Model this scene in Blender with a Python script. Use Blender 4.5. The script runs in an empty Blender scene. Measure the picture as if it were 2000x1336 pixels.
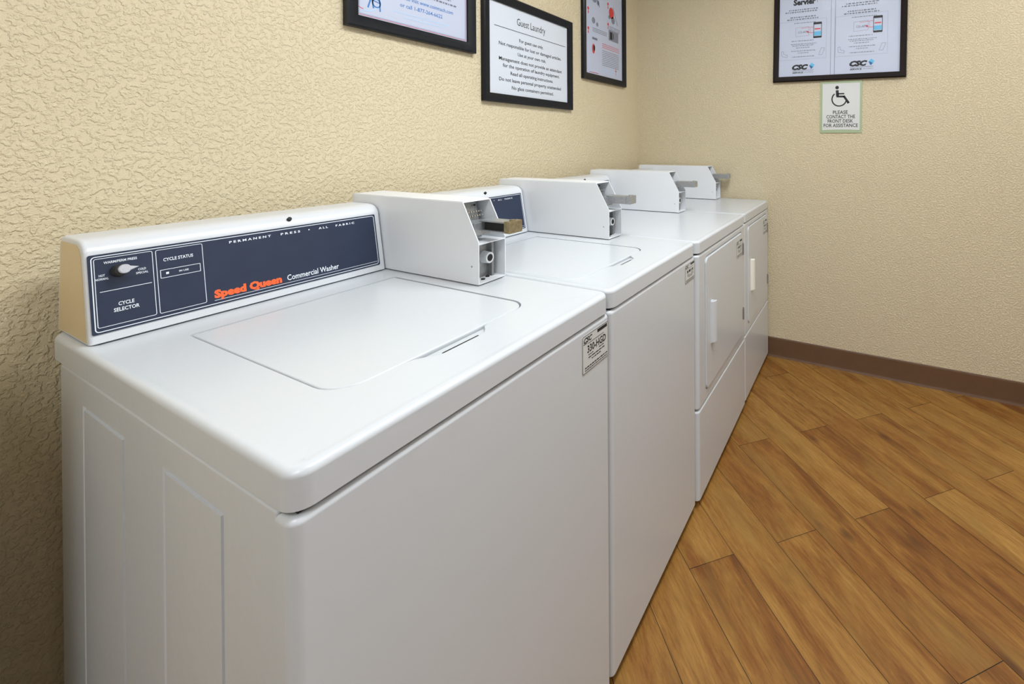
import bpy, bmesh, math, random
from mathutils import Vector, Matrix
random.seed(7)
R = math.radians
SC = bpy.context.scene
C = SC.collection

# ------------------------------------------------------------------ camera
cam_d = bpy.data.cameras.new('camera')
cam = bpy.data.objects.new('camera', cam_d); C.objects.link(cam); SC.camera = cam
FPX = 895.3354
cam_d.sensor_width = 36.0; cam_d.sensor_fit = 'HORIZONTAL'
cam_d.lens = FPX/2000*36
cam_d.shift_x = -226.4564/2000
cam_d.shift_y = -383.8748/2000
cam_d.clip_start = 0.02
_y, _p, _r = R(27.4417), R(-0.2162), R(-0.3272)
F = Vector((math.cos(_y)*math.cos(_p), math.sin(_y)*math.cos(_p), math.sin(_p)))
RT = Vector((math.sin(_y), -math.cos(_y), 0)); UP = RT.cross(F)
R2 = RT*math.cos(_r)+UP*math.sin(_r); U2 = -RT*math.sin(_r)+UP*math.cos(_r)
M = Matrix((R2, U2, -F)).transposed().to_4x4(); M.translation = Vector((-.2504, -.5154, 1.2488))
cam.matrix_world = M

# ------------------------------------------------------------------ world, exposure
w = bpy.data.worlds.new('world'); SC.world = w; w.use_nodes = True
w.node_tree.nodes['Background'].inputs[0].default_value = (.9, .92, 1, 1)
w.node_tree.nodes['Background'].inputs[1].default_value = 0.3
SC.view_settings.view_transform = 'Standard'; SC.view_settings.look = 'None'
SC.view_settings.gamma = 1; SC.view_settings.exposure = 0.0
SC.cycles.max_bounces = 10; SC.cycles.diffuse_bounces = 6

# room extents
XB, XF, YL, YR, ZC = 2.523, -2.1, .8518, -2.3, 2.62

def area(name, loc, rot, sx, sy, power, col=(.88, .95, 1.0)):
    l = bpy.data.lights.new(name, 'AREA'); l.shape = 'RECTANGLE'; l.size = sx; l.size_y = sy
    l.energy = power; l.color = col
    o = bpy.data.objects.new(name, l); o.location = loc; o.rotation_euler = rot; C.objects.link(o)
    return o
LAMPS = [((.85, -.42), 36), ((1.8, -1.6), 7), ((-1.3, -.55), 17)]

# ------------------------------------------------------------------ materials
def mat(name, col, rough=.5, metal=0, spec=.5, coat=0, noise=0, nscale=40, bump=0, bscale=200):
    m = bpy.data.materials.new(name); m.use_nodes = True; nt = m.node_tree
    b = nt.nodes['Principled BSDF']
    b.inputs['Base Color'].default_value = (*col, 1); b.inputs['Roughness'].default_value = rough
    b.inputs['Metallic'].default_value = metal; b.inputs['Specular IOR Level'].default_value = spec
    b.inputs['Coat Weight'].default_value = coat
    if noise or bump:
        tc = nt.nodes.new('ShaderNodeTexCoord')
    if noise:
        n = nt.nodes.new('ShaderNodeTexNoise'); n.inputs['Scale'].default_value = nscale; n.inputs['Detail'].default_value = 4
        nt.links.new(tc.outputs['Object'], n.inputs['Vector'])
        mx = nt.nodes.new('ShaderNodeMix'); mx.data_type = 'RGBA'
        mx.inputs[6].default_value = (*[c*(1-noise) for c in col], 1); mx.inputs[7].default_value = (*[min(1, c*(1+noise)) for c in col], 1)
        nt.links.new(n.outputs['Fac'], mx.inputs[0]); nt.links.new(mx.outputs[2], b.inputs['Base Color'])
    if bump:
        n2 = nt.nodes.new('ShaderNodeTexNoise'); n2.inputs['Scale'].default_value = bscale; n2.inputs['Detail'].default_value = 3
        nt.links.new(tc.outputs['Object'], n2.inputs['Vector'])
        bp = nt.nodes.new('ShaderNodeBump'); bp.inputs['Distance'].default_value = bump
        nt.links.new(n2.outputs['Fac'], bp.inputs['Height']); nt.links.new(bp.outputs['Normal'], b.inputs['Normal'])
    return m

enamel = mat('white_enamel', (.575, .60, .63), .24, noise=.012, nscale=3, bump=.00025, bscale=45)
plastic = mat('white_plastic', (.64, .66, .69), .3, noise=.01, nscale=6)
almond = mat('beige_plastic', (.62, .49, .29), .4, noise=.05, nscale=20)
sheet = mat('white_coated_steel', (.76, .78, .81), .32, noise=.012, nscale=8, bump=.0001, bscale=90)
navy = mat('navy_fascia', (.017, .027, .058), .32, noise=.15, nscale=25)
white_ink = mat('white_ink', (.78, .82, .88), .5, noise=.01)
orange_ink = mat('orange_ink', (.95, .13, .03), .5, noise=.02)
black_ink = mat('black_ink', (.012, .012, .014), .6, noise=.05)
grey_ink = mat('grey_ink', (.16, .17, .22), .6, noise=.05)
pale_ink = mat('pale_grey_ink', (.22, .23, .29), .6, noise=.05)
red_ink = mat('red_ink', (.62, .05, .05), .6, noise=.05)
pink_ink = mat('pink_ink', (.80, .42, .45), .6, noise=.05)
blue_ink = mat('blue_ink', (.05, .19, .50), .6, noise=.05)
sky_ink = mat('sky_blue_ink', (.12, .45, .72), .6, noise=.05)
lblue_ink = mat('light_blue_ink', (.45, .62, .85), .6, noise=.05)
tealdark = mat('deep_blue_ink', (.03, .12, .30), .6, noise=.05)
paper = mat('paper', (.50, .54, .67), .55, noise=.01, nscale=30)
paper2 = mat('white_paper', (.64, .68, .75), .55, noise=.01, nscale=30)
frame_m = mat('black_frame_wood', (.010, .011, .014), .30, spec=.22, noise=.3, nscale=60, bump=.0003, bscale=120)
brown_frame = mat('dark_brown_frame_wood', (.014, .009, .008), .5, spec=.08, noise=.3, nscale=60)
dark = mat('dark_gap', (.012, .012, .012), .7, noise=.2)
black_rub = mat('black_rubber', (.02, .02, .02), .6, noise=.2)
steel = mat('brushed_steel', (.40, .41, .42), .36, metal=.65, noise=.25, nscale=160, bump=.0003, bscale=300)
dull_steel = mat('dull_zinc', (.36, .37, .37), .45, metal=.9, noise=.3, nscale=120, bump=.0003, bscale=260)
brass = mat('worn_brass', (.36, .30, .18), .42, metal=.9, noise=.45, nscale=130, bump=.0008, bscale=180)
chrome = mat('chrome', (.85, .85, .85), .15, metal=1, noise=.05)
knob_m = mat('pearly_knob', (.62, .63, .68), .3, metal=.4, noise=.2, nscale=150)
sign_green = mat('pale_green_acrylic', (.36, .44, .27), .35, noise=.04)
sign_white = mat('sign_white', (.62, .63, .62), .4, noise=.01)
base_m = mat('brown_cove_base', (.125, .066, .034), .38, noise=.12, nscale=30)
sticker_m = mat('silver_sticker', (.60, .61, .60), .4, noise=.03)
handle_m = mat('handle_plastic', (.80, .78, .70), .3, noise=.02)
off_m = mat('off_white_paint', (.78, .80, .83), .7, noise=.02, bump=.001, bscale=80)
ceil_m = mat('ceiling_paint', (.82, .83, .84), .8, noise=.02, bump=.002, bscale=80)

def wall_mat(name, col, scale, dist, yamt=1.0):
    m = bpy.data.materials.new(name); m.use_nodes = True; nt = m.node_tree; b = nt.nodes['Principled BSDF']
    N = nt.nodes.new; L = nt.links.new
    tc = N('ShaderNodeTexCoord')
    b.inputs['Roughness'].default_value = .55; b.inputs['Specular IOR Level'].default_value = .3
    n1 = N('ShaderNodeTexNoise'); n1.inputs['Scale'].default_value = scale; n1.inputs['Detail'].default_value = 3.5
    n1.inputs['Roughness'].default_value = .55; n1.inputs['Distortion'].default_value = .15
    L(tc.outputs['Object'], n1.inputs['Vector'])
    cr = N('ShaderNodeValToRGB'); cr.color_ramp.elements[0].position = .46; cr.color_ramp.elements[1].position = .60
    L(n1.outputs['Fac'], cr.inputs['Fac'])
    n2 = N('ShaderNodeTexNoise'); n2.inputs['Scale'].default_value = scale*3.1; n2.inputs['Detail'].default_value = 3
    L(tc.outputs['Object'], n2.inputs['Vector'])
    ad = N('ShaderNodeMath'); ad.operation = 'MULTIPLY_ADD'; ad.inputs[1].default_value = .45
    L(n2.outputs['Fac'], ad.inputs[0]); L(cr.outputs['Color'], ad.inputs[2])
    bp = N('ShaderNodeBump'); bp.inputs['Distance'].default_value = dist; bp.inputs['Strength'].default_value = 1
    L(ad.outputs[0], bp.inputs['Height']); L(bp.outputs['Normal'], b.inputs['Normal'])
    n3 = N('ShaderNodeTexNoise'); n3.inputs['Scale'].default_value = 2.3; n3.inputs['Detail'].default_value = 3
    L(tc.outputs['Object'], n3.inputs['Vector'])
    mx = N('ShaderNodeMix'); mx.data_type = 'RGBA'
    mx.inputs[6].default_value = (*[c*.97 for c in col], 1); mx.inputs[7].default_value = (*[c*1.03 for c in col], 1)
    L(n3.outputs['Fac'], mx.inputs[0]); L(mx.outputs[2], b.inputs['Base Color'])
    return m
WALLC = (.68, .585, .40)
wall_l_m = wall_mat('textured_wall_paint', WALLC, 95, .0015)
wall_b_m = wall_mat('fine_textured_wall_paint', WALLC, 130, .0017)

def wood_mat():
    m = bpy.data.materials.new('plank_wood'); m.use_nodes = True; nt = m.node_tree; b = nt.nodes['Principled BSDF']
    N = nt.nodes.new; L = nt.links.new
    uv = N('ShaderNodeUVMap'); uv.uv_map = 'UVMap'
    at = N('ShaderNodeAttribute'); at.attribute_name = 'tone'; at.attribute_type = 'GEOMETRY'
    def noise(sx, sy, detail=5, dist=0., rough=.6):
        mp = N('ShaderNodeMapping'); mp.inputs['Scale'].default_value = (sx, sy, 1); L(uv.outputs['UV'], mp.inputs['Vector'])
        n = N('ShaderNodeTexNoise'); n.inputs['Scale'].default_value = 1; n.inputs['Detail'].default_value = detail
        n.inputs['Distortion'].default_value = dist; n.inputs['Roughness'].default_value = rough
        L(mp.outputs['Vector'], n.inputs['Vector']); return n
    # broad tone along the plank
    na = noise(3.0, 15, 8, .5, .68)
    ra = N('ShaderNodeValToRGB'); e = ra.color_ramp.elements
    e[0].position = .28; e[0].color = (.170, .066, .017, 1)
    e[1].position = .74; e[1].color = (.42, .245, .078, 1)
    k = ra.color_ramp.elements.new(.43); k.color = (.255, .115, .028, 1)
    k = ra.color_ramp.elements.new(.55); k.color = (.325, .172, .047, 1)
    # shift by plank tone
    sh = N('ShaderNodeMath'); sh.operation = 'MULTIPLY_ADD'; sh.inputs[1].default_value = .22; L(at.outputs['Fac'], sh.inputs[0])
    sb = N('ShaderNodeMath'); sb.operation = 'ADD'; L(na.outputs['Fac'], sb.inputs[0]); sb.inputs[1].default_value = -.11
    L(sb.outputs[0], sh.inputs[2]); L(sh.outputs[0], ra.inputs['Fac'])
    # red streaks
    nb = noise(1.2, 24, 6, .9)
    rb = N('ShaderNodeValToRGB'); rb.color_ramp.elements[0].position = .60; rb.color_ramp.elements[1].position = .74
    L(nb.outputs['Fac'], rb.inputs['Fac'])
    m1 = N('ShaderNodeMix'); m1.data_type = 'RGBA'; m1.inputs[7].default_value = (.175, .050, .013, 1)
    ml = N('ShaderNodeMath'); ml.operation = 'MULTIPLY'; ml.inputs[1].default_value = .6; L(rb.outputs['Color'], ml.inputs[0])
    L(ml.outputs[0], m1.inputs[0]); L(ra.outputs['Color'], m1.inputs[6])
    # fine grain
    nc = noise(14, 150, 8, .5, .75)
    rc = N('ShaderNodeValToRGB'); rc.color_ramp.elements[0].position = .25; rc.color_ramp.elements[0].color = (.52, .47, .42, 1)
    rc.color_ramp.elements[1].position = .65; rc.color_ramp.elements[1].color = (1.16, 1.16, 1.16, 1)
    L(nc.outputs['Fac'], rc.inputs['Fac'])
    m2 = N('ShaderNodeMix'); m2.data_type = 'RGBA'; m2.blend_type = 'MULTIPLY'; m2.inputs[0].default_value = 1
    L(m1.outputs[2], m2.inputs[6]); L(rc.outputs['Color'], m2.inputs[7])
    # olive patches
    ne = noise(2.2, 7, 3, .8)
    re = N('ShaderNodeValToRGB'); re.color_ramp.elements[0].position = .5; re.color_ramp.elements[1].position = .68
    L(ne.outputs['Fac'], re.inputs['Fac'])
    me = N('ShaderNodeMath'); me.operation = 'MULTIPLY'; me.inputs[1].default_value = .45; L(re.outputs['Color'], me.inputs[0])
    m4 = N('ShaderNodeMix'); m4.data_type = 'RGBA'; m4.inputs[7].default_value = (.30, .19, .060, 1)
    L(me.outputs[0], m4.inputs[0]); L(m2.outputs[2], m4.inputs[6])
    # knots
    mp = N('ShaderNodeMapping'); mp.inputs['Scale'].default_value = (3.2, 7.0, 1); L(uv.outputs['UV'], mp.inputs['Vector'])
    vo = N('ShaderNodeTexVoronoi'); vo.inputs['Scale'].default_value = 1; L(mp.outputs['Vector'], vo.inputs['Vector'])
    rk = N('ShaderNodeValToRGB'); rk.color_ramp.elements[0].position = .03; rk.color_ramp.elements[0].color = (1, 1, 1, 1)
    rk.color_ramp.elements[1].position = .13; rk.color_ramp.elements[1].color = (0, 0, 0, 1)
    L(vo.outputs['Distance'], rk.inputs['Fac'])
    mk = N('ShaderNodeMath'); mk.operation = 'MULTIPLY'; mk.inputs[1].default_value = .7; L(rk.outputs['Color'], mk.inputs[0])
    m3 = N('ShaderNodeMix'); m3.data_type = 'RGBA'; m3.inputs[7].default_value = (.060, .022, .010, 1)
    L(mk.outputs[0], m3.inputs[0]); L(m4.outputs[2], m3.inputs[6])
    mm = N('ShaderNodeMix'); mm.data_type = 'RGBA'; mm.blend_type = 'MULTIPLY'; mm.inputs[0].default_value = 1; mm.inputs[7].default_value = (.88, .79, .60, 1)
    L(m3.outputs[2], mm.inputs[6]); L(mm.outputs[2], b.inputs['Base Color'])
    b.inputs['Roughness'].default_value = .42; b.inputs['Specular IOR Level'].default_value = .4
    bp = N('ShaderNodeBump'); bp.inputs['Distance'].default_value = .0006; L(nc.outputs['Fac'], bp.inputs['Height']); L(bp.outputs['Normal'], b.inputs['Normal'])
    return m
wood = wood_mat()

glass = bpy.data.materials.new('picture_glass'); glass.use_nodes = True
_n = glass.node_tree; _n.nodes.clear()
_o = _n.nodes.new('ShaderNodeOutputMaterial'); _t = _n.nodes.new('ShaderNodeBsdfTransparent'); _g = _n.nodes.new('ShaderNodeBsdfGlossy')
_g.inputs['Roughness'].default_value = .06; _m = _n.nodes.new('ShaderNodeMixShader'); _f = _n.nodes.new('ShaderNodeLayerWeight'); _f.inputs[0].default_value = .25
_p4 = _n.nodes.new('ShaderNodeMath'); _p4.operation = 'MULTIPLY_ADD'; _p4.inputs[1].default_value = .012; _p4.inputs[2].default_value = .001; _n.links.new(_f.outputs['Facing'], _p4.inputs[0])
_n.links.new(_p4.outputs[0], _m.inputs[0]); _n.links.new(_t.outputs[0], _m.inputs[1]); _n.links.new(_g.outputs[0], _m.inputs[2]); _n.links.new(_m.outputs[0], _o.inputs[0])

lamp_m = bpy.data.materials.new('lamp_diffuser'); lamp_m.use_nodes = True
_b = lamp_m.node_tree.nodes['Principled BSDF']; _b.inputs['Emission Color'].default_value = (1, .96, .9, 1); _b.inputs['Emission Strength'].default_value = 3.0

# ------------------------------------------------------------------ mesh helpers
def finish(me, sharp=35):
    me.polygons.foreach_set('use_smooth', [True]*len(me.polygons))
    me.set_sharp_from_angle(angle=R(sharp)); me.update()

def link(name, me, m, parent=None, wn=True, sharp=35):
    finish(me, sharp)
    me.name = name
    if m is not None:
        me.materials.clear(); me.materials.append(m)
    o = bpy.data.objects.new(name, me); C.objects.link(o)
    if parent is not None: o.parent = parent
    if wn and len(me.polygons) < 4000:
        md = o.modifiers.new('wn', 'WEIGHTED_NORMAL'); md.keep_sharp = True
    return o

def bm_obj(name, bm, m, parent=None, wn=True, sharp=35):
    bmesh.ops.recalc_face_normals(bm, faces=bm.faces)
    me = bpy.data.meshes.new(name); bm.to_mesh(me); bm.free()
    return link(name, me, m, parent, wn, sharp)

def add_box(bm, x0, x1, y0, y1, z0, z1):
    v = [bm.verts.new(p) for p in ((x0,y0,z0),(x1,y0,z0),(x1,y1,z0),(x0,y1,z0),(x0,y0,z1),(x1,y0,z1),(x1,y1,z1),(x0,y1,z1))]
    fs = [bm.faces.new([v[i] for i in q]) for q in ((0,3,2,1),(4,5,6,7),(0,1,5,4),(1,2,6,5),(2,3,7,6),(3,0,4,7))]
    return v, fs

def rbox(x0, x1, y0, y1, z0, z1, rv=0., rt=0., rb=0., seg=5, vsel=None):
    """box: rv = radius of the upright edges (vsel(v) picks them), rt = top edge radius, rb = bottom"""
    bm = bmesh.new(); add_box(bm, x0, x1, y0, y1, z0, z1)
    if rv > 0:
        es = [e for e in bm.edges if abs(e.verts[0].co.z-e.verts[1].co.z) > 1e-6 and (vsel is None or vsel(e.verts[0].co))]
        bmesh.ops.bevel(bm, geom=es, offset=rv, segments=seg, affect='EDGES', profile=.5)
    for z, r in ((z1, rt), (z0, rb)):
        if r > 0:
            es = [e for e in bm.edges if abs(e.verts[0].co.z-z) < 1e-6 and abs(e.verts[1].co.z-z) < 1e-6]
            bmesh.ops.bevel(bm, geom=es, offset=r, segments=seg, affect='EDGES', profile=.5)
    return bm

def bev_all(bm, r, seg=2):
    bmesh.ops.bevel(bm, geom=list(bm.edges), offset=r, segments=seg, affect='EDGES', profile=.5)
    return bm

def prism(pts, fr, d0, d1):
    """polygon pts (a,b) swept from d0 to d1; fr(a,b,d)->xyz"""
    bm = bmesh.new(); n = len(pts)
    A = [bm.verts.new(fr(a, b, d0)) for a, b in pts]; B = [bm.verts.new(fr(a, b, d1)) for a, b in pts]
    bm.faces.new(A); bm.faces.new(list(reversed(B)))
    for i in range(n): bm.faces.new((A[i], B[i], B[(i+1) % n], A[(i+1) % n]))
    bmesh.ops.recalc_face_normals(bm, faces=bm.faces)
    return bm

def rrect(x0, x1, y0, y1, r, seg=6):
    """rounded rectangle; r = single or (bl, br, tr, tl)"""
    if not isinstance(r, (tuple, list)): r = (r,)*4
    out = []
    for (cx, cy, a0, rr) in ((x0, y0, 180, r[0]), (x1, y0, 270, r[1]), (x1, y1, 0, r[2]), (x0, y1, 90, r[3])):
        sx = 1 if cx == x0 else -1; sy = 1 if cy == y0 else -1
        if rr <= 0: out.append((cx, cy)); continue
        for i in range(seg+1):
            a = R(a0+90*i/seg); out.append((cx+sx*rr+rr*math.cos(a), cy+sy*rr+rr*math.sin(a)))
    return out

def boolean(bmA, bmB, op='DIFFERENCE', solver='MANIFOLD'):
    ms = []
    for b in (bmA, bmB):
        bmesh.ops.recalc_face_normals(b, faces=b.faces)
        me = bpy.data.meshes.new('t'); b.to_mesh(me); b.free(); ms.append(me)
    oa = bpy.data.objects.new('ta', ms[0]); ob = bpy.data.objects.new('tb', ms[1]); C.objects.link(oa); C.objects.link(ob)
    md = oa.modifiers.new('b', 'BOOLEAN'); md.operation = op; md.object = ob; md.solver = solver
    dg = bpy.context.evaluated_depsgraph_get(); dg.update()
    me = bpy.data.meshes.new_from_object(oa.evaluated_get(dg))
    bm = bmesh.new(); bm.from_mesh(me)
    bpy.data.objects.remove(oa); bpy.data.objects.remove(ob)
    for x in ms+[me]: bpy.data.meshes.remove(x)
    return bm

def cyl(bm, p, ax, r, h, seg=24, r2=None):
    ax = Vector(ax).normalized(); q = ax.to_track_quat('Z', 'Y')
    M = Matrix.Translation(Vector(p)+ax*h/2) @ q.to_matrix().to_4x4()
    bmesh.ops.create_cone(bm, cap_ends=True, segments=seg, radius1=r, radius2=r if r2 is None else r2, depth=h, matrix=M)

def empty(name, loc, label, cat, group=None):
    o = bpy.data.objects.new(name, None); o.location = loc; C.objects.link(o); o.empty_display_size = .1
    o['label'] = label; o['category'] = cat
    if group: o['group'] = group
    return o
def structure(o): o['kind'] = 'structure'; return o

# ---- flat printing on a plane: Print collects marks and becomes one mesh
_tc = {}
def text_mesh(s, bold, shear):
    k = (s, bold, shear)
    if k not in _tc:
        cu = bpy.data.curves.new('txt', 'FONT'); cu.body = s; cu.size = 1; cu.resolution_u = 2; cu.offset = bold; cu.shear = shear
        o = bpy.data.objects.new('txt', cu); C.objects.link(o)
        dg = bpy.context.evaluated_depsgraph_get(); dg.update()
        me = bpy.data.meshes.new_from_object(o.evaluated_get(dg))
        vs = [(v.co.x, v.co.y) for v in me.vertices]; fs = [tuple(p.vertices) for p in me.polygons]
        bpy.data.objects.remove(o); bpy.data.curves.remove(cu); bpy.data.meshes.remove(me)
        _tc[k] = (vs, fs)
    return _tc[k]

class Print:
    """fr: 4x4 matrix, local (u, v, out)"""
    def __init__(s, fr): s.fr = fr; s.bm = bmesh.new()
    def P(s, u, v, h): return s.fr @ Vector((u, v, h))
    def poly(s, pts, h=.0003):
        s.bm.faces.new([s.bm.verts.new(s.P(a, b, h)) for a, b in pts])
    def rect(s, u0, v0, u1, v1, h=.0003): s.poly([(u0, v0), (u1, v0), (u1, v1), (u0, v1)], h)
    def line(s, a, b, w, h=.0003):
        d = Vector((b[0]-a[0], b[1]-a[1])); n = Vector((-d.y, d.x)).normalized()*w/2
        s.poly([(a[0]+n.x, a[1]+n.y), (a[0]-n.x, a[1]-n.y), (b[0]-n.x, b[1]-n.y), (b[0]+n.x, b[1]+n.y)], h)
    def pline(s, pts, w, h=.0003, closed=False):
        n = len(pts)
        for i in range(n if closed else n-1): s.line(pts[i], pts[(i+1) % n], w, h)
    def ring(s, outer, w, h=.0003):
        """band of width w inside a rounded outline (u0,u1,v0,v1,r)"""
        u0, u1, v0, v1, r = outer
        A = rrect(u0, u1, v0, v1, max(r, 1e-5), 4); B = rrect(u0+w, u1-w, v0+w, v1-w, max(r-w, 1e-5), 4)
        n = len(A)
        va = [s.bm.verts.new(s.P(a, b, h)) for a, b in A]; vb = [s.bm.verts.new(s.P(a, b, h)) for a, b in B]
        for i in range(n): s.bm.faces.new((va[i], va[(i+1) % n], vb[(i+1) % n], vb[i]))
    def disc(s, u, v, r, h=.0003, seg=20, ry=None):
        ry = ry or r
        s.poly([(u+r*math.cos(2*math.pi*i/seg), v+ry*math.sin(2*math.pi*i/seg)) for i in range(seg)], h)
    def arc(s, u, v, r, a0, a1, w, h=.0003, seg=24):
        pts = [(u+r*math.cos(R(a0+(a1-a0)*i/seg)), v+r*math.sin(R(a0+(a1-a0)*i/seg))) for i in range(seg+1)]
        s.pline(pts, w, h)
    def text(s, t, u0, u1, v0, hgt, bold=0, shear=0, h=.0003, cap=None):
        """t spread over u0..u1, baseline v0, capital height hgt"""
        vs, fs = text_mesh(t, bold, shear)
        if not vs: return
        x0 = min(v[0] for v in vs); x1 = max(v[0] for v in vs)
        sx = (u1-u0)/(x1-x0); sy = hgt/(.70 if cap is None else cap)
        vv = [s.bm.verts.new(s.P(u0+(x-x0)*sx, v0+y*sy, h)) for x, y in vs]
        for f in fs:
            try: s.bm.faces.new([vv[i] for i in f])
            except ValueError: pass
    def words(s, u0, u1, v, hgt, h=.0003, mean=.010, rnd=random):
        """a line of print too small to read in the photograph"""
        u = u0
        while u < u1-.002:
            L = min(mean*rnd.uniform(.4, 1.5), u1-u)
            s.rect(u, v, u+L, v+hgt, h); u += L+hgt*.7
    def build(s, name, m, parent): 
        me = bpy.data.meshes.new(name); s.bm.normal_update(); s.bm.to_mesh(me); s.bm.free()
        me.name = name; me.materials.append(m)
        o = bpy.data.objects.new(name, me); C.objects.link(o); o.parent = parent
        return o

def frame_matrix(o, ex, ey):
    ex = Vector(ex).normalized(); ey = Vector(ey).normalized(); n = ex.cross(ey)
    m = Matrix((ex, ey, n)).transposed().to_4x4(); m.translation = Vector(o); return m

# ------------------------------------------------------------------ room shell
def slab(name, x0, x1, y0, y1, z0, z1, m):
    bm = bmesh.new(); add_box(bm, x0, x1, y0, y1, z0, z1); return structure(bm_obj(name, bm, m, wn=False))
T = .12
slab('wall_left', XF-T, XB+T, YL, YL+T, 0, ZC, wall_l_m)
slab('wall_back', XB, XB+T, YR, YL, 0, ZC, wall_b_m)
slab('wall_right', XF-T, XB+T, YR-T, YR, 0, ZC, off_m)
slab('wall_front', XF-T, XF, YR, YL, 0, ZC, off_m)
slab('ceiling', XF-T, XB+T, YR-T, YL+T, ZC, ZC+T, ceil_m)

# unseen low box added to shade the wall by the first machine, wall-coloured
def add_shade_ledge():
    bm = rbox(XF, -.102, .60, YL, 0, .935, rv=0, rt=.004, seg=2)
    structure(bm_obj('shade_ledge_1', bm, wall_l_m, wn=False))
add_shade_ledge()

def cove(name, p0, p1, n):
    """cove base from p0 to p1, n = direction into the room"""
    prof = [(0, 0), (.013, 0), (.011, .006), (.0062, .016), (.0052, .10), (.004, .108), (.0015, .1115), (0, .1115)]
    bm = bmesh.new(); d = Vector(n)
    A = [bm.verts.new(Vector((p0[0], p0[1], 0))+d*a+Vector((0, 0, b))) for a, b in prof]
    B = [bm.verts.new(Vector((p1[0], p1[1], 0))+d*a+Vector((0, 0, b))) for a, b in prof]
    k = len(prof)
    for i in range(k): bm.faces.new((A[i], A[(i+1) % k], B[(i+1) % k], B[i]))
    bm.faces.new(A); bm.faces.new(list(reversed(B)))
    return structure(bm_obj(name, bm, base_m))
cove('baseboard_back', (XB, YR+.014), (XB, YL-.014), (-1, 0, 0))
cove('baseboard_left', (XF, YL), (XB, YL), (0, -1, 0))
cove('baseboard_right', (XF, YR), (XB, YR), (0, 1, 0))

# plank floor: every plank its own face patch of the one floor mesh
def floor():
    ph = R(47.5); D = Vector((math.cos(ph), math.sin(ph))); S = Vector((math.sin(ph), -math.cos(ph)))
    bm = bmesh.new(); uvl = bm.loops.layers.uv.new('UVMap'); tl = bm.verts.layers.float.new('tone')
    W, LEN, gap = .149, .89, .0008
    def clip(poly):
        for ax, lim, sg in ((0, XF-.05, 1), (0, XB+.05, -1), (1, YR-.05, 1), (1, YL+.05, -1)):
            out = []
            for i in range(len(poly)):
                a, b = poly[i], poly[(i+1) % len(poly)]
                da, db = sg*(a[ax]-lim), sg*(b[ax]-lim)
                if da >= 0: out.append(a)
                if da*db < 0: out.append(a.lerp(b, da/(da-db)))
            poly = out
            if len(poly) < 3: return []
        return poly
    rnd = random.Random(11)
    for k in range(-30, 40):
        s0 = .786+W*k; s1 = s0+W
        off = .65-.0083*k+(.443 if k % 2 else 0)
        for j in range(-6, 8):
            t0 = off+LEN*j; t1 = t0+LEN; sk = .02*W
            q = [D*(t0+gap)+S*(s0+gap), D*(t1-gap)+S*(s0+gap), D*(t1-gap-sk)+S*(s1-gap), D*(t0+gap-sk)+S*(s1-gap)]
            tone = rnd.random(); ou = rnd.uniform(0, 50); ov = rnd.uniform(0, 50)
            q = clip(q)
            if not q: continue
            vs = [bm.verts.new((p.x, p.y, 0)) for p in q]
            for v in vs: v[tl] = tone
            f = bm.faces.new(vs)
            for l in f.loops:
                p = l.vert.co.xy; l[uvl].uv = (p.dot(D)+ou, p.dot(S)+ov)
    me = bpy.data.meshes.new('floor'); 
    for f in bm.faces:
        if f.normal.z < 0: f.normal_flip()
    bm.normal_update()
    for f in list(bm.faces):
        if f.normal.z < 0: f.normal_flip()
    # dark bed under the joints
    n0 = len(bm.faces)
    v, fs = add_box(bm, XF-.05, XB+.05, YR-.05, YL+.05, -.05, -.0012)
    for f in fs: f.material_index = 1
    bm.to_mesh(me); bm.free()
    me.materials.append(wood); me.materials.append(dark)
    o = bpy.data.objects.new('floor', me); C.objects.link(o); structure(o)
floor()

# ceiling lights: flush panels
def ceiling_light(cx, cy, power, label):
    L, Wd = 1.2, .6
    t = empty('ceiling_light', (cx, cy, ZC-.05), label, 'lamp', 'flush ceiling light panels')
    bm = bmesh.new(); add_box(bm, -L/2, L/2, -Wd/2, Wd/2, 0, .05)
    bmi = bmesh.new(); add_box(bmi, -L/2+.02, L/2-.02, -Wd/2+.02, Wd/2-.02, -.01, .035)
    bm_obj('lamp_housing', boolean(bm, bmi), plastic, t)
    bm = bmesh.new(); add_box(bm, -L/2+.021, L/2-.021, -Wd/2+.021, Wd/2-.021, .02, .03); bm_obj('diffuser', bm, lamp_m, t)
    l = area('lamp_light', (0, 0, -.004), (0, 0, 0), L-.06, Wd-.06, power); l.parent = t
    return t
for (p, pw), lb in zip(LAMPS, ('flush white ceiling light panel above the washing machines', 'flush white ceiling light panel over the open floor', 'flush white ceiling light panel behind the camera')):
    ceiling_light(p[0], p[1], pw, lb)

# ------------------------------------------------------------------ machines
ZT, ZB = .914, .8718
D = .787
FACE_O = (.637, .914); FACE_T = (.663, 1.064)

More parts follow.
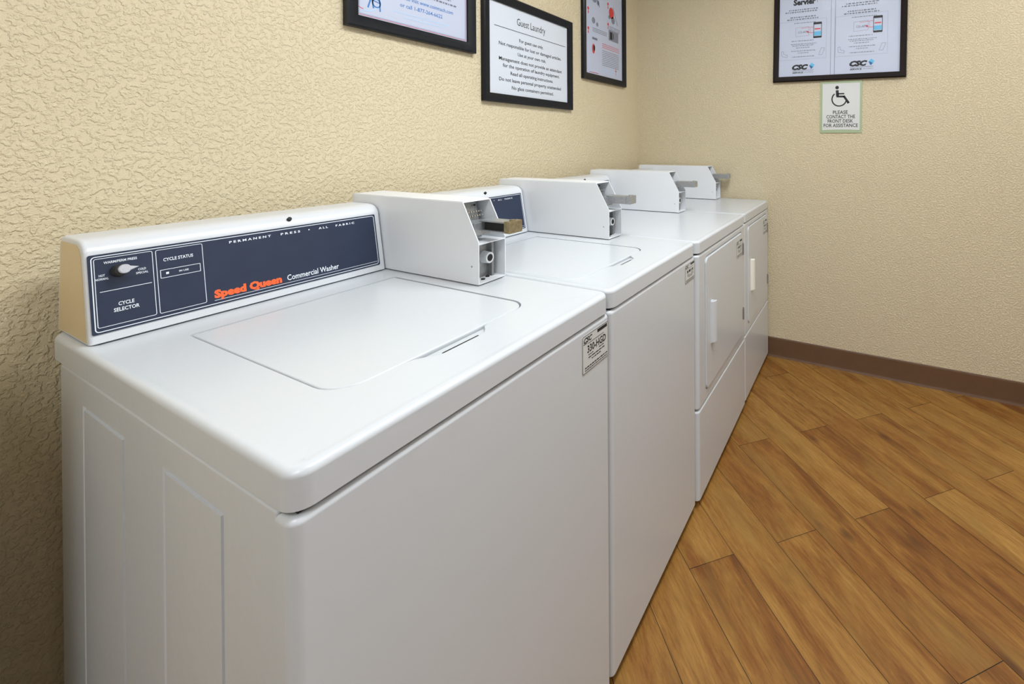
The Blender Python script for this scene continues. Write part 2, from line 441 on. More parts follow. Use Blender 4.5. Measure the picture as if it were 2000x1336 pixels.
def console(root, x0, x1, washer=True, detail=True):
    """slanted rear control console with dark name plate"""
    prof = [(.637, .9155), (.6625, 1.062), (.6632, 1.067), (.6665, 1.0735), (.672, 1.0795), (.680, 1.0845), (.692, 1.0875), (.705, 1.0885), (.772, 1.0885), (.781, 1.086), (.786, 1.080), (.800, .9155)]
    prof = [(a, b) for a, b in prof]
    bm = prism(prof, lambda a, b, d: (d, a, b), x0, x1)
    es = [e for e in bm.edges if abs(e.verts[0].co.x-e.verts[1].co.x) < 1e-7 and min(v.co.z for v in e.verts) > .916 or
          abs(e.verts[0].co.x-e.verts[1].co.x) < 1e-7 and e.verts[0].co.y < .67 and e.verts[1].co.y < .67]
    bmesh.ops.bevel(bm, geom=es, offset=.0055, segments=4, affect='EDGES', profile=.5)
    c = bm_obj('control_console', bm, plastic, root, sharp=28)
    if detail:
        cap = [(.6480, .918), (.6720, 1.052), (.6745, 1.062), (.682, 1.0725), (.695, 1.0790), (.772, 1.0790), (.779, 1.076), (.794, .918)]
        bm_obj('end_cap', prism(cap, lambda a, b, d: (d, a, b), x0-.0008, x0+.002), almond, c, wn=False)  # beige plate over the near end of the console
    ey = Vector((0, FACE_T[0]-FACE_O[0], FACE_T[1]-FACE_O[1]))
    W = x1-x0; k = W/.5325
    M = frame_matrix((x0-.0125*k, FACE_O[0]-.0012, FACE_O[1]), (1, 0, 0), ey)
    M = M @ Matrix.Diagonal((k, 1, 1, 1))
    # plate
    pl = prism(rrect(.016, .530, .0165, .1508, .003), lambda a, b, d: M @ Vector((a, b, d)), -.0006, .0006)
    bm_obj('name_plate', pl, navy, c, wn=False)
    p = Print(M); H = .0009
    p.ring((.0195, .5265, .0195, .1475, .0055), .0014, H)
    if detail:
        p.ring((.0228, .0962, .0265, .1435, .003), .0009, H)
        p.ring((.1000, .1680, .0265, .1432, .003), .0009, H)
        p.rect(.028, .0862-.0005, .0925, .0862+.0005, H)
        p.ring((.1046, .1628, .0898, .1054, .0008), .0009, H)
        p.rect(.1125, .0960, .1165, .1000, H)
        p.text('IN USE', .131, .1448, .0962, .0032, .02, h=H)
        p.text('WARM/PERM PRESS', .0345, .0757, .1330, .0042, .02, h=H)
        p.text('HOT', .0280, .0352, .1120, .0038, .02, h=H); p.text('NORMAL', .0235, .0395, .1062, .0036, .02, h=H)
        p.text('COLD', .0760, .0862, .1122, .0038, .02, h=H); p.text('SPECIAL', .0730, .0890, .1060, .0036, .02, h=H)
        p.text('CYCLE', .0487, .0685, .0580, .0062, .02, h=H); p.text('SELECTOR', .0428, .0745, .0482, .0062, .02, h=H)
        p.text('CYCLE STATUS', .1100, .1530, .1205, .0058, .02, h=H)
    for word, a, b in () if not washer else (('P E R M A N E N T', .2113, .2866), ('P R E S S', .3058, .3459), ('A L L', .3866, .4081), ('F A B R I C', .4267, .4731)):
        p.text(word, a, b, .1345, .0045, .03, h=H)
    if washer:
        p.disc(.365, .1372, .0014, H)
        p.rect(.1800, .0262, .5235, .0270, H)
        p.text('Commercial Washer', .3101, .4236, .0318, .0122, .012, h=H)
    p.build('lettering', white_ink, c)
    if washer:
        q = Print(M); q.text('Speed Queen', .180, .2995, .0315, .0142, .062, h=H); q.build('brand_lettering', orange_ink, c)
    # button plug on the top ridge
    bm = bmesh.new(); cyl(bm, M @ Vector((.3281, .1665, -.006)), (0, -.75, .65), .0048, .006, 20, .0042)
    bm_obj('hole_plug', bm, dark, c)
    if detail:
        # selector knob: dark skirt, teardrop cap
        N = M.to_3x3() @ Vector((0, 0, 1)); N.normalize()
        bm = bmesh.new(); cyl(bm, M @ Vector((.0520, .1180, 0)), N, .0112, .018, 28, .0088)
        kn = bm_obj('selector_knob', bm, black_rub, c)
        pts = []
        for i in range(22):
            a = R(28+304*i/21); pts.append((.0540+.0078*math.cos(a), .1195+.0078*math.sin(a)))
        pts.append((.0540+.0178, .1195+.0005))
        bm = prism(pts, lambda a, b, d: M @ Vector((a, b, d)), .0165, .024)
        es = [e for e in bm.edges if min((M.inverted() @ v.co).z for v in e.verts) > .0235]
        bmesh.ops.bevel(bm, geom=es, offset=.0012, segments=3, affect='EDGES')
        bm_obj('knob_pointer', bm, knob_m, c)
    return c

def coin_box(root, x0, x1, yf, brown=True):
    e = .0025; g = yf
    prof = [(.795, .9152), (g, .9152), (g, 1.0165), (g+.052, 1.1105), (.785, 1.1115)]
    bm = prism(prof, lambda a, b, d: (d, a, b), x0, x1)
    es = [ed for ed in bm.edges if all(v.co.z > 1.1 for v in ed.verts)]
    bmesh.ops.bevel(bm, geom=es, offset=.002, segments=2, affect='EDGES')
    low = [(g+.13, .9185), (g-.02, .9185), (g-.02, 1.0095), (g+.13, 1.0095)]
    up = [(g+.13, 1.0125), (g-.03, 1.0125), (g-.03, 1.06), (g+.02, 1.1450), (g+.062, 1.1075), (g+.13, 1.1075)]
    cut = prism(low, lambda a, b, d: (d, a, b), x0+e, x1-e); bm = boolean(bm, cut)
    up = [(g+.13, 1.0125), (g-.02, 1.0125), (g-.02, 1.030), (g+.0505, 1.1076), (g+.13, 1.1076)]
    # slanted opening cut in front of the top lip
    cut = prism([(g+.13, 1.0125), (g-.03, 1.0125), (g-.03, 1.075), (g+.0505, 1.1076), (g+.13, 1.1076)], lambda a, b, d: (d, a, b), x0+e, x1-e)
    bm = boolean(bm, cut)
    box = bm_obj('coin_box', bm, sheet, root, wn=False, sharp=20)
    xm = (x0+x1)/2; w = x1-x0
    # lock compartment
    bm = bmesh.new(); add_box(bm, x0+e, x0+w*.72, g+.036, g+.044, .9185, 1.0095)
    add_box(bm, x0+w*.72, x0+w*.80, g+.022, g+.046, .9185, 1.0095)
    bm_obj('lock_plate', bm, dull_steel, box)
    lx, lz = x0+w*.575, .968
    bm = bmesh.new(); cyl(bm, (lx, g+.037, lz), (0, -1, 0), .0150, .022, 32, .0135)
    lk = bm_obj('lock', bm, sheet, box)
    bm = bmesh.new(); cyl(bm, (lx, g+.016, lz), (0, -1, 0), .0088, .0016, 28)
    bm_obj('keyhole', bm, dark, box)
    for q in ((x0+w*.35, g+.018), (x0+w*.6, g+.026)):
        bm = bmesh.new(); cyl(bm, (q[0], q[1], .9183), (0, 0, 1), .005, .0027, 16); bm_obj('floor_screw', bm, dark, box)
    # rivet on the side sheet
    bm = bmesh.new(); cyl(bm, (x0+.0003, g+.022, .957), (-1, 0, 0), .0022, .0008, 14); bm_obj('rivet', bm, dull_steel, box)
    # coin mechanism: back plate, pins, chute, slide
    bm = prism([(g+.062, 1.013), (g+.084, 1.105), (g+.090, 1.105), (g+.068, 1.013)], lambda a, b, d: (d, a, b), x0+e+.001, x0+w*.80)
    mp = bm_obj('mechanism_plate', bm, dull_steel, box)
    for i in range(8):
        xx = x0+w*(.14+.62*i/7)
        for (yy, zz) in ((g+.0705, 1.078), (g+.0665, 1.068)):
            bm = bmesh.new(); cyl(bm, (xx, yy, zz), (0, -1, .2), .0019, .010, 8); bm_obj('coin_pin', bm, chrome, box)
    for xx in (x0+w*.2, x0+w*.68):
        bm = bmesh.new(); cyl(bm, (xx, g+.078, 1.094), (0, -1, .2), .0024, .003, 12); bm_obj('screw', bm, dark, box)
    bm = bmesh.new(); add_box(bm, x0+w*.10, x0+w*.70, g+.022, g+.070, 1.0275, 1.0585); bev_all(bm, .0015, 2)
    bm_obj('slide_housing', bm, steel, box)
    # slide: channel with open side, capped end
    a, b = x0+w*.36, x0+w*.78; y0 = g-.068
    bm = bmesh.new()
    add_box(bm, a, b, y0+.018, g+.03, 1.0600, 1.0632); add_box(bm, a, b, y0+.018, g+.03, 1.0368, 1.0395)
    add_box(bm, b-.003, b, y0+.018, g+.03, 1.0395, 1.0600)
    if not brown: add_box(bm, a, a+.003, y0+.018, g+.03, 1.0395, 1.0600)
    sl = bm_obj('coin_slide', bm, steel, box)
    if brown:
        bm = bmesh.new(); add_box(bm, a+.010, b-.003, y0+.018, g+.03, 1.0395, 1.0600); bm_obj('slide_core', bm, dark, box)
    bm = bmesh.new(); v, f = add_box(bm, a-.001, b+.006, y0, y0+.019, 1.0362, 1.0650); bev_all(bm, .0018, 2)
    cyl(bm, ((a+b)/2, y0+.009, 1.0640), (0, 0, 1), .0075, .0035, 18)
    bm_obj('slide_cap', bm, brass if brown else steel, box)
    return box

def sticker(root, x0, x1, y, za, zb, code, parent_label=None):
    """za, zb = bottom and top"""
    M = frame_matrix((x0, y, za), (1, 0, 0), (0, 0, 1)); W = x1-x0; Hh = zb-za
    bm = prism(rrect(0, W, 0, Hh, .004, 4), lambda a, b, d: M @ Vector((a, b, d)), 0, .0004)
    st = bm_obj('licence_sticker', bm, sticker_m, root, wn=False)
    p = Print(M); H = .0006
    p.ring((.0008, W-.0008, .0008, Hh-.0008, .0035), .0011, H)
    p.rect(W*.56, Hh*.86, W*.95, Hh*.95, H)
    p.text('CSC', W*.05, W*.36, Hh*.80, Hh*.13, .04, .3, h=H)
    p.rect(W*.04, Hh*.765, W*.17, Hh*.785, H)
    p.rect(W*.20, Hh*.74, W*.82, Hh*.755, H)
    rn = random.Random(str(code))
    if code: p.text(code, W*.18, W*.90, Hh*.50, Hh*.19, .025, h=H)
    else: p.words(W*.20, W*.88, Hh*.52, Hh*.13, H, .014, rn)
    p.words(W*.22, W*.40, Hh*.42, Hh*.025, H, .008, rn); p.words(W*.62, W*.84, Hh*.43, Hh*.025, H, .008, rn)
    p.words(W*.22, W*.84, Hh*.345, Hh*.03, H, .010, rn)
    p.words(W*.34, W*.72, Hh*.27, Hh*.03, H, .008, rn)
    p.words(W*.09, W*.95, Hh*.12, Hh*.035, H, .007, rn); p.words(W*.09, W*.95, Hh*.06, Hh*.025, H, .007, rn)
    p.build('lettering', black_ink, st)
    return st

def top_panel(root, x0, x1, yf, lid=None, recess=None):
    """enamelled top with a rolled rim and a shallow dish; lid lies in an opening of it"""
    bm = rbox(x0+.001, x1-.001, yf, D, ZB, ZT, rv=.024, rt=.009, seg=7)
    top = [f for f in bm.faces if f.normal.z > .99 and f.calc_center_median().z > ZT-1e-4]
    top = max(top, key=lambda f: f.calc_area())
    bmesh.ops.inset_region(bm, faces=[top], thickness=.005, depth=0)
    bmesh.ops.inset_region(bm, faces=[top], thickness=.009, depth=-.0018)
    zt = ZT-.0018
    if lid:
        a0, a1, b0, b1 = lid; g = .0034
        out = rrect(a0, a1, b0, b1, (.045, .040, .004, .004), 8)
        big = rrect(a0-g, a1+g, b0-g, b1+g, (.0484, .0434, .0074, .0074), 8)
        if recess:
            c0, c1 = recess
            n = 9   # points of the front-left corner arc
            bulge = [(c0-.030, b0-g), (c0-.012, b0-.007), (c0+.002, b0-.018), (c0+.012, b0-.027), (c0+.024, b0-.0300), (c1-.024, b0-.0300), (c1-.012, b0-.027), (c1-.002, b0-.018), (c1+.008, b0-.007), (c1+.020, b0-g)]
            big = big[:n]+bulge+big[n:]
        edges = list(top.edges)
        bmesh.ops.delete(bm, geom=[top], context='FACES_ONLY')
        hv = [bm.verts.new((x, y, zt)) for x, y in big]
        he = [bm.edges.new((hv[i], hv[(i+1) % len(hv)])) for i in range(len(hv))]
        bmesh.ops.triangle_fill(bm, edges=edges+he, use_beauty=True, use_dissolve=False)
        lv = [bm.verts.new((x, y, zt-.012)) for x, y in big]
        for i in range(len(hv)):
            j = (i+1) % len(hv); bm.faces.new((hv[i], hv[j], lv[j], lv[i]))
        bm.faces.new(lv)
        lb = prism(out, lambda a, b, d: (a, b, d), zt-.0115, zt-.0004)
        es = [e for e in lb.edges if min(v.co.z for v in e.verts) > zt-.002]
        bmesh.ops.bevel(lb, geom=es, offset=.0030, segments=4, affect='EDGES', profile=.5)
    tp = bm_obj('top_panel', bm, enamel, root, sharp=30)
    if lid:
        bm_obj('lid', lb, enamel, root, sharp=30)
        if recess:
            # sloped floor of the finger pocket in front of the lid
            b2 = prism([(b0-.0300, zt-.0022), (b0-.0265, zt-.0026), (b0-.0030, zt-.0066), (b0-.0030, zt-.0115), (b0-.0300, zt-.0115)], lambda a, b, d: (d, a, b), c0-.002, c1+.002)
            for v in b2.verts:
                if v.co.y > b0-.01: v.co.x += -.022 if v.co.x < (c0+c1)/2 else .012
                elif v.co.y < b0-.028: v.co.x += .024 if v.co.x < (c0+c1)/2 else -.024
                else: v.co.x += .012 if v.co.x < (c0+c1)/2 else -.012
            bm_obj('finger_pocket', b2, enamel, root, wn=False)
            b2 = bmesh.new(); add_box(b2, c0+.024, c1-.026, b0-.0302, b0-.0245, zt-.0060, zt-.0010)
            bm_obj('latch_slot', b2, dark, root)
    return tp

def feet(root, x0, x1):
    for x in (x0+.05, x1-.05):
        for y in (.06, .70):
            bm = bmesh.new(); cyl(bm, (x, y, 0), (0, 0, 1), .022, .012, 20, .018); cyl(bm, (x, y, .010), (0, 0, 1), .006, .028, 12)
            bm_obj('levelling_foot', bm, black_rub, root)

def washer(x0, x1, yf, lid, recess, cx, bx, by, stick, brown, label, emboss=True):
    ox = x0
    root = empty('washing_machine', (0, 0, 0), label, 'washing machine', 'top-loading coin washers')
    # side/back wrapper with stamped panels on the left flank
    bm = rbox(x0+.004, x1-.004, yf+.034, .750, .025, .8655, rv=.004, rt=.004, seg=3)
    if emboss:
        for (ya, yb) in ((.151, .319), (.4557, .634)):
            bb = bmesh.new(); v, fs = add_box(bb, x0-.01, x0+.0070, ya, yb, .12, .821)
            for vv in v:
                if vv.co.x > x0:
                    vv.co.y += .0035 if vv.co.y < (ya+yb)/2 else -.0035; vv.co.z += .0035 if vv.co.z < .4 else -.0035
                else:
                    vv.co.y += -.020 if vv.co.y < (ya+yb)/2 else .020; vv.co.z += -.020 if vv.co.z < .4 else .020
            bi = bmesh.new(); add_box(bi, x0-.02, x0+.02, ya+.0065, yb-.0065, .1265, .8145)
            bm = boolean(bm, boolean(bb, bi))
    bm_obj('cabinet', bm, enamel, root, sharp=30)
    # front panel with rolled edges
    bm = rbox(x0+.001, x1-.001, yf+.001, yf+.032, .025, .8658, rv=.014, rt=.008, rb=.004, seg=6, vsel=lambda c: c.y < yf+.01)
    bm_obj('front_panel', bm, enamel, root, sharp=30)
    bm = bmesh.new(); add_box(bm, x0+.012, x1-.012, yf+.010, .74, .8650, .8717); bm_obj('gap_shade', bm, dark, root)  # black box under the top panel, painting in the shade of the gap
    top_panel(root, x0, x1, yf, lid, recess)
    console(root, cx[0], cx[1], True, emboss)
    coin_box(root, bx[0], bx[1], by, brown)
    sticker(root, *stick)
    feet(root, x0, x1)
    return root

def dryer(x0, x1, yf, cx, bx, by, brown, code, label, handle_mat):
    root = empty('tumble_dryer', (0, 0, 0), label, 'dryer', 'front-loading coin dryers')
    W = x1-x0
    bm = rbox(x0+.004, x1-.004, yf+.034, .750, .025, .8655, rv=.004, rt=.004, seg=3)
    bm_obj('cabinet', bm, enamel, root, sharp=30)
    bm = rbox(x0+.001, x1-.001, yf+.001, yf+.032, .3365, .8658, rv=.016, rt=.008, rb=.007, seg=6, vsel=lambda c: c.y < yf+.01)
    da, db, dz0, dz1 = x0+W*.115, x0+W*.905, .374, .842
    # door opening pressed into the upper panel
    bm = boolean(bm, prism(rrect(da-.0045, db+.0045, dz0-.0045, dz1+.0045, .0255, 6), lambda a, b, d: (a, d, b), yf-.02, yf+.008))
    bm_obj('front_panel', bm, enamel, root, sharp=30)
    bm = rbox(x0+.001, x1-.001, yf+.001, yf+.032, .025, .3315, rv=.016, rt=.007, rb=.004, seg=6, vsel=lambda c: c.y < yf+.01)
    bm_obj('lower_panel', bm, enamel, root, sharp=30)
    bm = bmesh.new(); add_box(bm, x0+.012, x1-.012, yf+.010, .74, .8650, .8717); bm_obj('gap_shade', bm, dark, root)  # same black stand-in for the shade under the dryer top
    # door
    bm = prism(rrect(da, db, dz0, dz1, .021, 6), lambda a, b, d: (a, d, b), yf-.0035, yf+.0075)
    es = [e for e in bm.edges if max(v.co.y for v in e.verts) < yf-.003]
    bmesh.ops.bevel(bm, geom=es, offset=.003, segments=3, affect='EDGES')
    door = bm_obj('door', bm, enamel, root, sharp=30)
    # pull handle: sloped scoop
    h0, h1 = x0+W*.185, x0+W*.265
    bm = bmesh.new()
    pr = [(h0, yf-.003), (h0+.004, yf-.0105), (h0+.012, yf-.0165), (h0+.022, yf-.0195), (h0+.030, yf-.0195), (h0+.031, yf-.016), (h0+.020, yf-.010), (h0+.018, yf-.003)]
    b1 = prism(pr, lambda a, b, d: (a, b, d), .522, .676)
    es = [e for e in b1.edges if abs(e.verts[0].co.z-e.verts[1].co.z) < 1e-6 and max(v.co.y for v in e.verts) < yf-.004]
    bmesh.ops.bevel(b1, geom=es, offset=.003, segments=3, affect='EDGES')
    bm.free(); bm_obj('door_handle', b1, handle_mat, door)
    for (z0, z1) in ((.737, .790), (.442, .492)):
        bm = bmesh.new(); add_box(bm, db-.004, db+.016, yf-.0060, yf+.001, z0, z1); bev_all(bm, .0008, 1)
        cyl(bm, (db+.004, yf-.0060, z0), (0, 0, 1), .0035, z1-z0, 12)
        bm_obj('hinge', bm, dull_steel, door)
    sticker(door, db-.110, db-.008, yf-.0039, .742, .818, code)
    top_panel(root, x0, x1, yf)
    console(root, cx[0], cx[1], False, False)
    coin_box(root, bx[0], bx[1], by, brown)
    feet(root, x0, x1)
    return root

washer(0.0, .650, 0.0, (.1150, .5100, .121, .5530), (.245, .372), (.0125, .545), (.5484, .640), .2998,
       (.5352, .6405, .0006, .774, .853, '330-HGD'), True,
       'nearest white top-loading washer, its control panel and dial fully in view')
washer(.6522, 1.2340, .0, (.690, 1.0770, .118, .5530), (.850, .962), (.666, 1.133), (1.1385, 1.231), .282,
       (1.135, 1.2265, .0006, .796, .856, None), False,
       'white top-loading washer, second from the camera, between the nearest washer and the dryers', emboss=False)
dryer(1.2362, 1.9140, -.009, (1.25, 1.812), (1.8180, 1.9100), .284, False, None,
      'white front-loading dryer beside the second washer, with a white handle', enamel)
dryer(1.9160, 2.5040, -.006, (1.93, 2.400), (2.4080, 2.5000), .277, False, None,
      'white front-loading dryer standing in the far corner against the back wall', handle_m)

# ------------------------------------------------------------------ pictures and signs
def picture_frame(W, H, M, fw, depth, m, root):
    """mitred moulding around W x H (outer), M: local frame with out = +z, wall at z=0"""
    prof = [(0, 0), (0, depth*.8), (fw*.15, depth), (fw*.55, depth*.9), (fw*.9, depth*.62), (fw, depth*.6), (fw, 0)]
    bm = bmesh.new()
    rings = []
    for (a, z) in prof:
        rings.append([bm.verts.new(M @ Vector(p)) for p in ((a, a, z), (W-a, a, z), (W-a, H-a, z), (a, H-a, z))])
    n = len(prof)
    for i in range(n):
        A, B = rings[i], rings[(i+1) % n]
        for j in range(4): bm.faces.new((A[j], A[(j+1) % 4], B[(j+1) % 4], B[j]))
    f = bm_obj('frame', bm, m, root, wn=False, sharp=25)
    return f

def wall_picture(name_label, W, H, M, fw, depth, m, pm, cat='picture', name='framed_notice'):
    root = empty(name, M.translation, name_label, cat)
    Mi = Matrix.Translation(-M.translation) @ M
    picture_frame(W, H, Mi, fw, depth, m, root)
    z0 = depth*.30
    bm = prism([(fw*.7, fw*.7), (W-fw*.7, fw*.7), (W-fw*.7, H-fw*.7), (fw*.7, H-fw*.7)], lambda a, b, d: Mi @ Vector((a, b, d)), .001, z0)
    sh = bm_obj('notice_sheet', bm, pm, root, wn=False)
    bm = prism([(fw*.7, fw*.7), (W-fw*.7, fw*.7), (W-fw*.7, H-fw*.7), (fw*.7, H-fw*.7)], lambda a, b, d: Mi @ Vector((a, b, d)), depth*.48, depth*.56)
    bm_obj('glass_pane', bm, glass, root, wn=False)
    Mp = Mi @ Matrix.Translation((0, 0, z0))
    return root, sh, Mp

# left wall: u = +x, v = +z, out = -y
def left_wall_M(x, z): return frame_matrix((x, YL, z), (1, 0, 0), (0, 0, 1))
def back_wall_M(y, z, tilt=0): 
    return frame_matrix((XB, y, z), (0, -math.cos(R(tilt)), -math.sin(R(tilt))), (0, -math.sin(R(tilt)), math.cos(R(tilt))))

# 1: service notice
root, sh, Mp = wall_picture('black framed service notice with blue phone lettering, leftmost on the long wall', .503, .650, left_wall_M(.564, 1.6035), .038, .024, frame_m, paper)
# local coordinates: photograph x 678..931 -> 0..503, z from the frame bottom
p = Print(Mp); p.text('For service visit www.coinmach.com', .142, .400, .128, .013, .01, h=.0004); p.text('or call 1-877-264-6622', .182, .352, .102, .013, .01, h=.0004); p.build('blue_lettering', blue_ink, sh)
p = Print(Mp)
for i, (a, b) in enumerate(((.155, .385), (.195, .345))): p.words(a, b, .080-.012*i, .0035, .0004)
p.arc(.062, .110, .052, 265, 460, .004, .0004)
p.build('pale_blue_lettering', lblue_ink, sh)
p = Print(Mp)
for i in range(26):
    a = .10+.02*(i % 3); b = .42-.03*((i*7) % 3)
    p.words(a, b, .158+.0155*i, .006, .0004)
p.build('small_print', grey_ink, sh)
p = Print(Mp); p.ring((.041, .462, .043, .607, .002), .0014, .0004); p.disc(.060, .176, .016, .0006); p.arc(.062, .110, .048, 100, 265, .002, .0004); p.build('red_marks', red_ink, sh)
p = Print(Mp); p.ring((.0445, .4585, .0465, .6035, .002), .0008, .0004)
p.pline([(.072, .070), (.084, .108), (.090, .072)], .0045, .0006); p.arc(.100, .090, .013, 0, 360, .004, .0006); p.pline([(.110, .108), (.112, .066)], .004, .0006); p.line((.078, .098), (.112, .092), .003, .0006)
p.build('logo_marks', blue_ink, sh)

# 2: guest laundry rules
root, sh, Mp = wall_picture('black framed Guest Laundry rules notice, in the middle on the long wall', .6235, .4540, left_wall_M(1.109, 1.4250), .036, .022, frame_m, paper2)
p = Print(Mp); H = .0004
p.text('Guest Laundry', .208, .408, .348, .032, .0, h=H)
p.rect(.068, .318, .572, .3205, H)
rows = [('For guest use only.', .222, .392, .2750), ('Not responsible for lost or damaged articles.', .095, .535, .2435), ('Use at your own risk.', .212, .412, .2125),
        ('Management does not provide an attendant', .095, .540, .1800), ('for the operation of laundry equipment.', .118, .520, .1530), ('Read all operating instructions.', .165, .468, .1230),
        ('Do not leave personal property unattended', .095, .532, .0930), ('No glass containers permitted.', .172, .470, .0620)]
for t, a, b, v in rows: p.text(t, a, b, v, .0150, .012, h=H)
p.build('lettering', black_ink, sh)

# 3: instructions sheet with pictures
root, sh, Mp = wall_picture('black framed washer instruction sheet with small pictures, nearest the room corner', .494, .650, left_wall_M(1.837, 1.6057), .036, .022, frame_m, paper)
p = Print(Mp)
def dial(p, u, v, w, h):
    p.ring((u, u+w, v, v+h, .006), .002, .0004)
dial(p, .085, .050, .110, .210); dial(p, .075, .300, .15, .09); p.arc(.30, .40, .075, -60, 80, .006, .0004); dial(p, .075, .44, .13, .13)
p.words(.22, .40, .075, .006, .0004); p.words(.22, .40, .060, .005, .0004)
p.build('blue_line_drawings', lblue_ink, sh)
p = Print(Mp)
for i in range(9): p.words(.215, .415, .185-.0105*i, .0035, .0004)
for i in range(3): p.words(.11, .27, .296-.009*i+.0, .0035, .0004)
for i in range(3): p.words(.30, .43, .345-.009*i+.0, .0035, .0004)
p.rect(.105, .232, .160, .245, .0006)
p.build('small_print', grey_ink, sh)
p = Print(Mp)
for (u, v) in ((.065, .285), (.065, .395), (.285, .355), (.285, .475), (.065, .535)):
    p.disc(u, v, .009, .0004); p.rect(u-.004, v-.028, u+.004, v-.012, .0004)
for i in range(3): p.words(.215, .42, .225-.0105*i, .0035, .0004)
p.rect(.375, .060, .379, .105, .0006); p.rect(.367, .085, .387, .089, .0006)
p.pline([(.075, .046), (.17, .046)], .003, .0004); p.disc(.118, .180, .015, .0006, 16, .028); p.disc(.325, .43, .030, .0006, 14, .034)
p.build('red_marks', red_ink, sh)
p = Print(Mp); p.rect(.290, .262, .410, .325, .0005)
for (u, v, rr) in ((.12, .34, .018), (.16, .325, .012), (.30, .40, .012), (.345, .39, .022), (.13, .47, .028), (.17, .45, .014)): p.disc(u, v, rr, .0006, 14)
p.line((.15, .50), (.185, .43), .007, .0006); p.line((.345, .47), (.40, .37), .006, .0006)
p.build('grey_pictures', pale_ink, sh)
p = Print(Mp); p.rect(.305, .270, .335, .315, .0008); p.rect(.345, .275, .352, .312, .0008); p.disc(.125, .185, .010, .0009, 14, .018); p.build('dark_pictures', black_ink, sh)

# 4: two-page service poster on the back wall
FW, FH = .664, .530
root, sh, Mp = wall_picture('wide dark brown framed service poster of two pages on the back wall', FW, FH, back_wall_M(-.0365, 1.6000, 1.2), .030, .022, brown_frame, paper, cat='poster', name='framed_poster')
KX, KY = FW/260., .00298
def U(px): return (px-1510)*KX
def V(py, px=1600): return (160-.0231*(px-1510)-py)*KY
# the second page lies over the first with a pale edge
pg = prism([(U(1638), V(147, 1638)), (U(1755), V(144, 1755)), (U(1755), FH-.03), (U(1638), FH-.03)], lambda a, b, d: Mp @ Vector((a, b, d)), .0001, .0007)
pageb = bm_obj('second_page', pg, paper, root, wn=False)
dv = Print(Mp)
dv.pline([(U(1629), V(147, 1629)), (U(1629), FH-.03)], .0022, .0004); dv.pline([(U(1637), V(147, 1637)), (U(1637), FH-.03)], .0022, .0008)
dv.build('page_edges', pale_ink, sh)
def page(ox, dy, parent, H, full):
    def u(a): return U(ox+a)
    def v(b): return V(b+dy, ox+50)
    ink = Print(Mp)
    if full:
        ink.text('Servier', u(31), u(77.5), v(12.5), .030, .05, h=H); ink.rect(u(80), v(11), u(80.7), v(-2), H)
    else:
        ink.text('Servi', u(31), u(66), v(12.5), .030, .05, h=H)
    ink.text('CSC', u(30), u(64), v(135.5), .0255, .075, .3, h=H)
    ink.text('SERVICE', u(31), u(54), v(143), .0095, .03, .2, h=H)
    ink.rect(u(31), v(137.8), u(75), v(137.3), H)
    ink.rect(u(74), v(48.3), u(90), v(52.5), H+.0001) ; ink.rect(u(74), v(74.5), u(90), v(78), H+.0001)
    ink.rect(u(73.5), v(49), u(74.6), v(77.5), H+.0001); ink.rect(u(89.4), v(49), u(90.5), v(77.5), H+.0001)
    ink.build('black_lettering', black_ink, parent)
    sm = Print(Mp)
    for (a, b, c) in ((22, 84, 23), (14, 80, 27), (25, 78, 37), (18, 84, 41)): sm.words(u(a), u(b), v(c), .0062, H)
    sm.text('123-APP', u(42), u(62), v(67), .012, .01, h=H)
    sm.pline([(u(7), v(100)), (u(8), v(109)), (u(19), v(111)), (u(20), v(107)), (u(12), v(105)), (u(11), v(99)), (u(7), v(100))], .0015, H)
    sm.pline([(u(90), v(97)), (u(97), v(97.5)), (u(92), v(110)), (u(85), v(110)), (u(90), v(97))], .0013, H)
    sm.build('small_print', grey_ink, parent)
    pl = Print(Mp)
    for (a, b, c) in ((33, 80, 48), (28, 74, 82), (27, 80, 88), (30, 75, 91), (38, 66, 95), (28, 78, 101), (42, 64, 105), (30, 76, 112)): pl.words(u(a), u(b), v(c), .0042, H)
    pl.pline([(u(37), v(56)), (u(64), v(55)), (u(64), v(72)), (u(37), v(73)), (u(37), v(56))], .0012, H)
    pl.pline([(u(2), v(44)), (u(100), v(42)), (u(100), v(116)), (u(2), v(117)), (u(2), v(44))], .0008, H)
    pl.text('WORKS', u(56), u(75), v(142.5), .0075, 0, .2, h=H)
    pl.build('pale_print', pale_ink, parent)
    rd = Print(Mp)
    rd.pline([(u(48), v(57.5)), (u(74), v(56.5))], .0016, H+.0002); rd.pline([(u(62), v(66)), (u(67), v(67.5)), (u(74), v(67.5))], .0022, H+.0002)
    rd.poly([(u(59), v(64)), (u(64), v(64.2)), (u(62.5), v(67.8))], H+.0002)
    rd.rect(u(76), v(62), u(88), v(60), H+.0004); rd.pline([(u(67), v(67)), (u(67), v(57))], .0009, H+.0002)
    rd.build('red_marks', red_ink, parent)
    bl = Print(Mp)
    bl.rect(u(75), v(73.5), u(89), v(66), H+.0003)
    bl.poly([(u(66), v(129)), (u(71), v(124)), (u(77), v(128)), (u(75), v(132)), (u(70), v(136))], H)
    bl.build('blue_marks', sky_ink, parent)
    db = Print(Mp); db.poly([(u(66), v(129)), (u(70), v(129.5)), (u(74), v(132)), (u(70), v(136))], H+.0002); db.build('dark_blue_marks', tealdark, parent)
page(1520, 0, sh, .0004, True)
page(1636, -6.2+.0231*116, pageb, .0011, False)

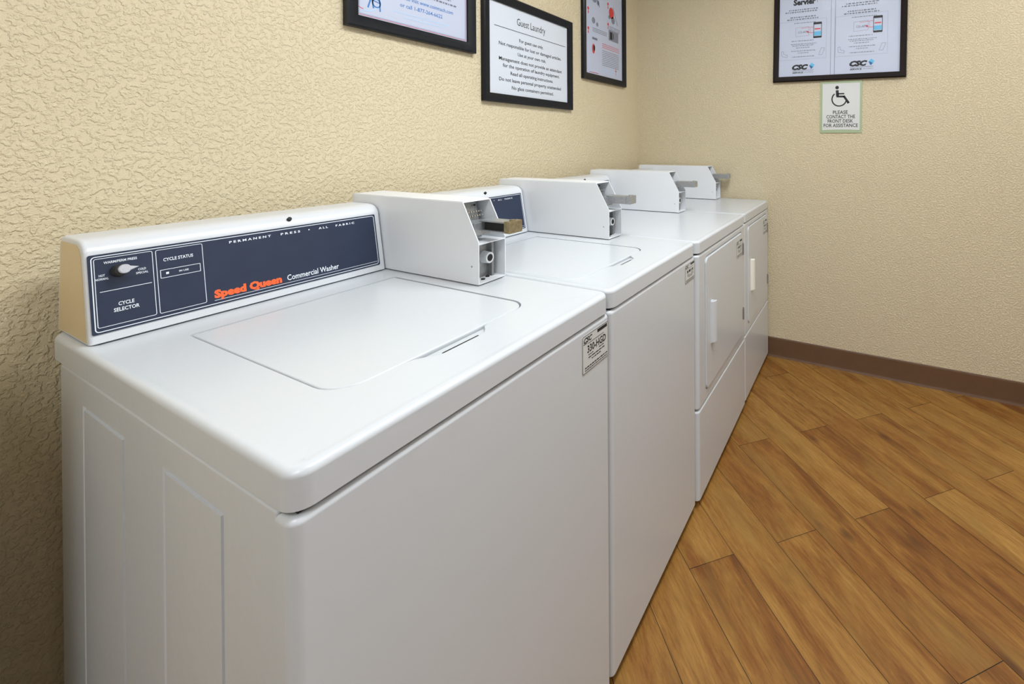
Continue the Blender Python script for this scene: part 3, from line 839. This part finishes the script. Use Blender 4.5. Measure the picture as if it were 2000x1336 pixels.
# 5: accessibility sign
def access_sign():
    W, H = .2075, .284
    M0 = back_wall_M(-.2880, 1.3030, .8)
    root = empty('assistance_sign', M0.translation, 'small pale green bordered wheelchair sign reading please contact the front desk for assistance', 'sign')
    M = Matrix.Translation(-M0.translation) @ M0
    bm = prism(rrect(0, W, 0, H, .002), lambda a, b, d: M @ Vector((a, b, d)), .0005, .0045)
    es = list(bm.edges); bmesh.ops.bevel(bm, geom=es, offset=.0006, segments=2, affect='EDGES')
    bm_obj('backing_plate', bm, sign_green, root)
    # slightly bowed white face
    bm = bmesh.new(); n = 10
    a0, a1, b0, b1 = .0105, .1965, .0150, .272
    g0 = []; g1 = []
    for i in range(n+1):
        t = i/n; a = a0+(a1-a0)*t; z = .0052+.0022*math.sin(math.pi*t)*0+.0005
        g0.append((bm.verts.new(M @ Vector((a, b0+.003*math.sin(math.pi*t), z))), bm.verts.new(M @ Vector((a, b1, z)))))
        g1.append((bm.verts.new(M @ Vector((a, b0+.003*math.sin(math.pi*t), .0043))), bm.verts.new(M @ Vector((a, b1, .0043)))))
    for i in range(n):
        bm.faces.new((g0[i][0], g0[i+1][0], g0[i+1][1], g0[i][1])); bm.faces.new((g1[i][1], g1[i+1][1], g1[i+1][0], g1[i][0]))
        bm.faces.new((g1[i][0], g1[i+1][0], g0[i+1][0], g0[i][0])); bm.faces.new((g0[i][1], g0[i+1][1], g1[i+1][1], g1[i][1]))
    bm.faces.new((g0[0][0], g0[0][1], g1[0][1], g1[0][0])); bm.faces.new((g0[n][1], g0[n][0], g1[n][0], g1[n][1]))
    fc = bm_obj('sign_face', bm, sign_white, root, wn=False)
    Z = .0061
    kx, ky = W/390., H/470.
    def u(x): return (x-578)*kx
    def v(y): return (1240-y)*ky
    p = Print(M)
    for t, a, b, base in (('PLEASE', 700, 838, 1068), ('CONTACT THE', 637, 905, 1108), ('FRONT DESK', 650, 888, 1147), ('FOR ASSISTANCE', 612, 932, 1187)):
        p.text(t, u(a), u(b), v(base), 31*ky, .012, h=Z)
    # wheelchair user
    p.disc(u(736), v(828), 17*kx, Z, 20, 16*ky)
    p.pline([(u(737), v(852)), (u(741), v(905))], 27*kx, Z)
    p.pline([(u(740), v(885)), (u(804), v(885))], 12*ky, Z)
    p.pline([(u(730), v(908)), (u(806), v(912))], 17*ky, Z); p.pline([(u(798), v(905)), (u(843), v(968))], 21*kx, Z)
    p.pline([(u(832), v(972)), (u(852), v(962))], 12*ky, Z)
    cx, cy, r = u(757), v(933), 62*ky
    pts = []
    for i in range(31):
        a = R(130+(345-130)*i/30); pts.append((cx+68*kx*math.cos(a), cy+63*ky*math.sin(a)))
    p.pline(pts, 12.5*kx, Z)
    p.build('lettering', black_ink, root)
access_sign()
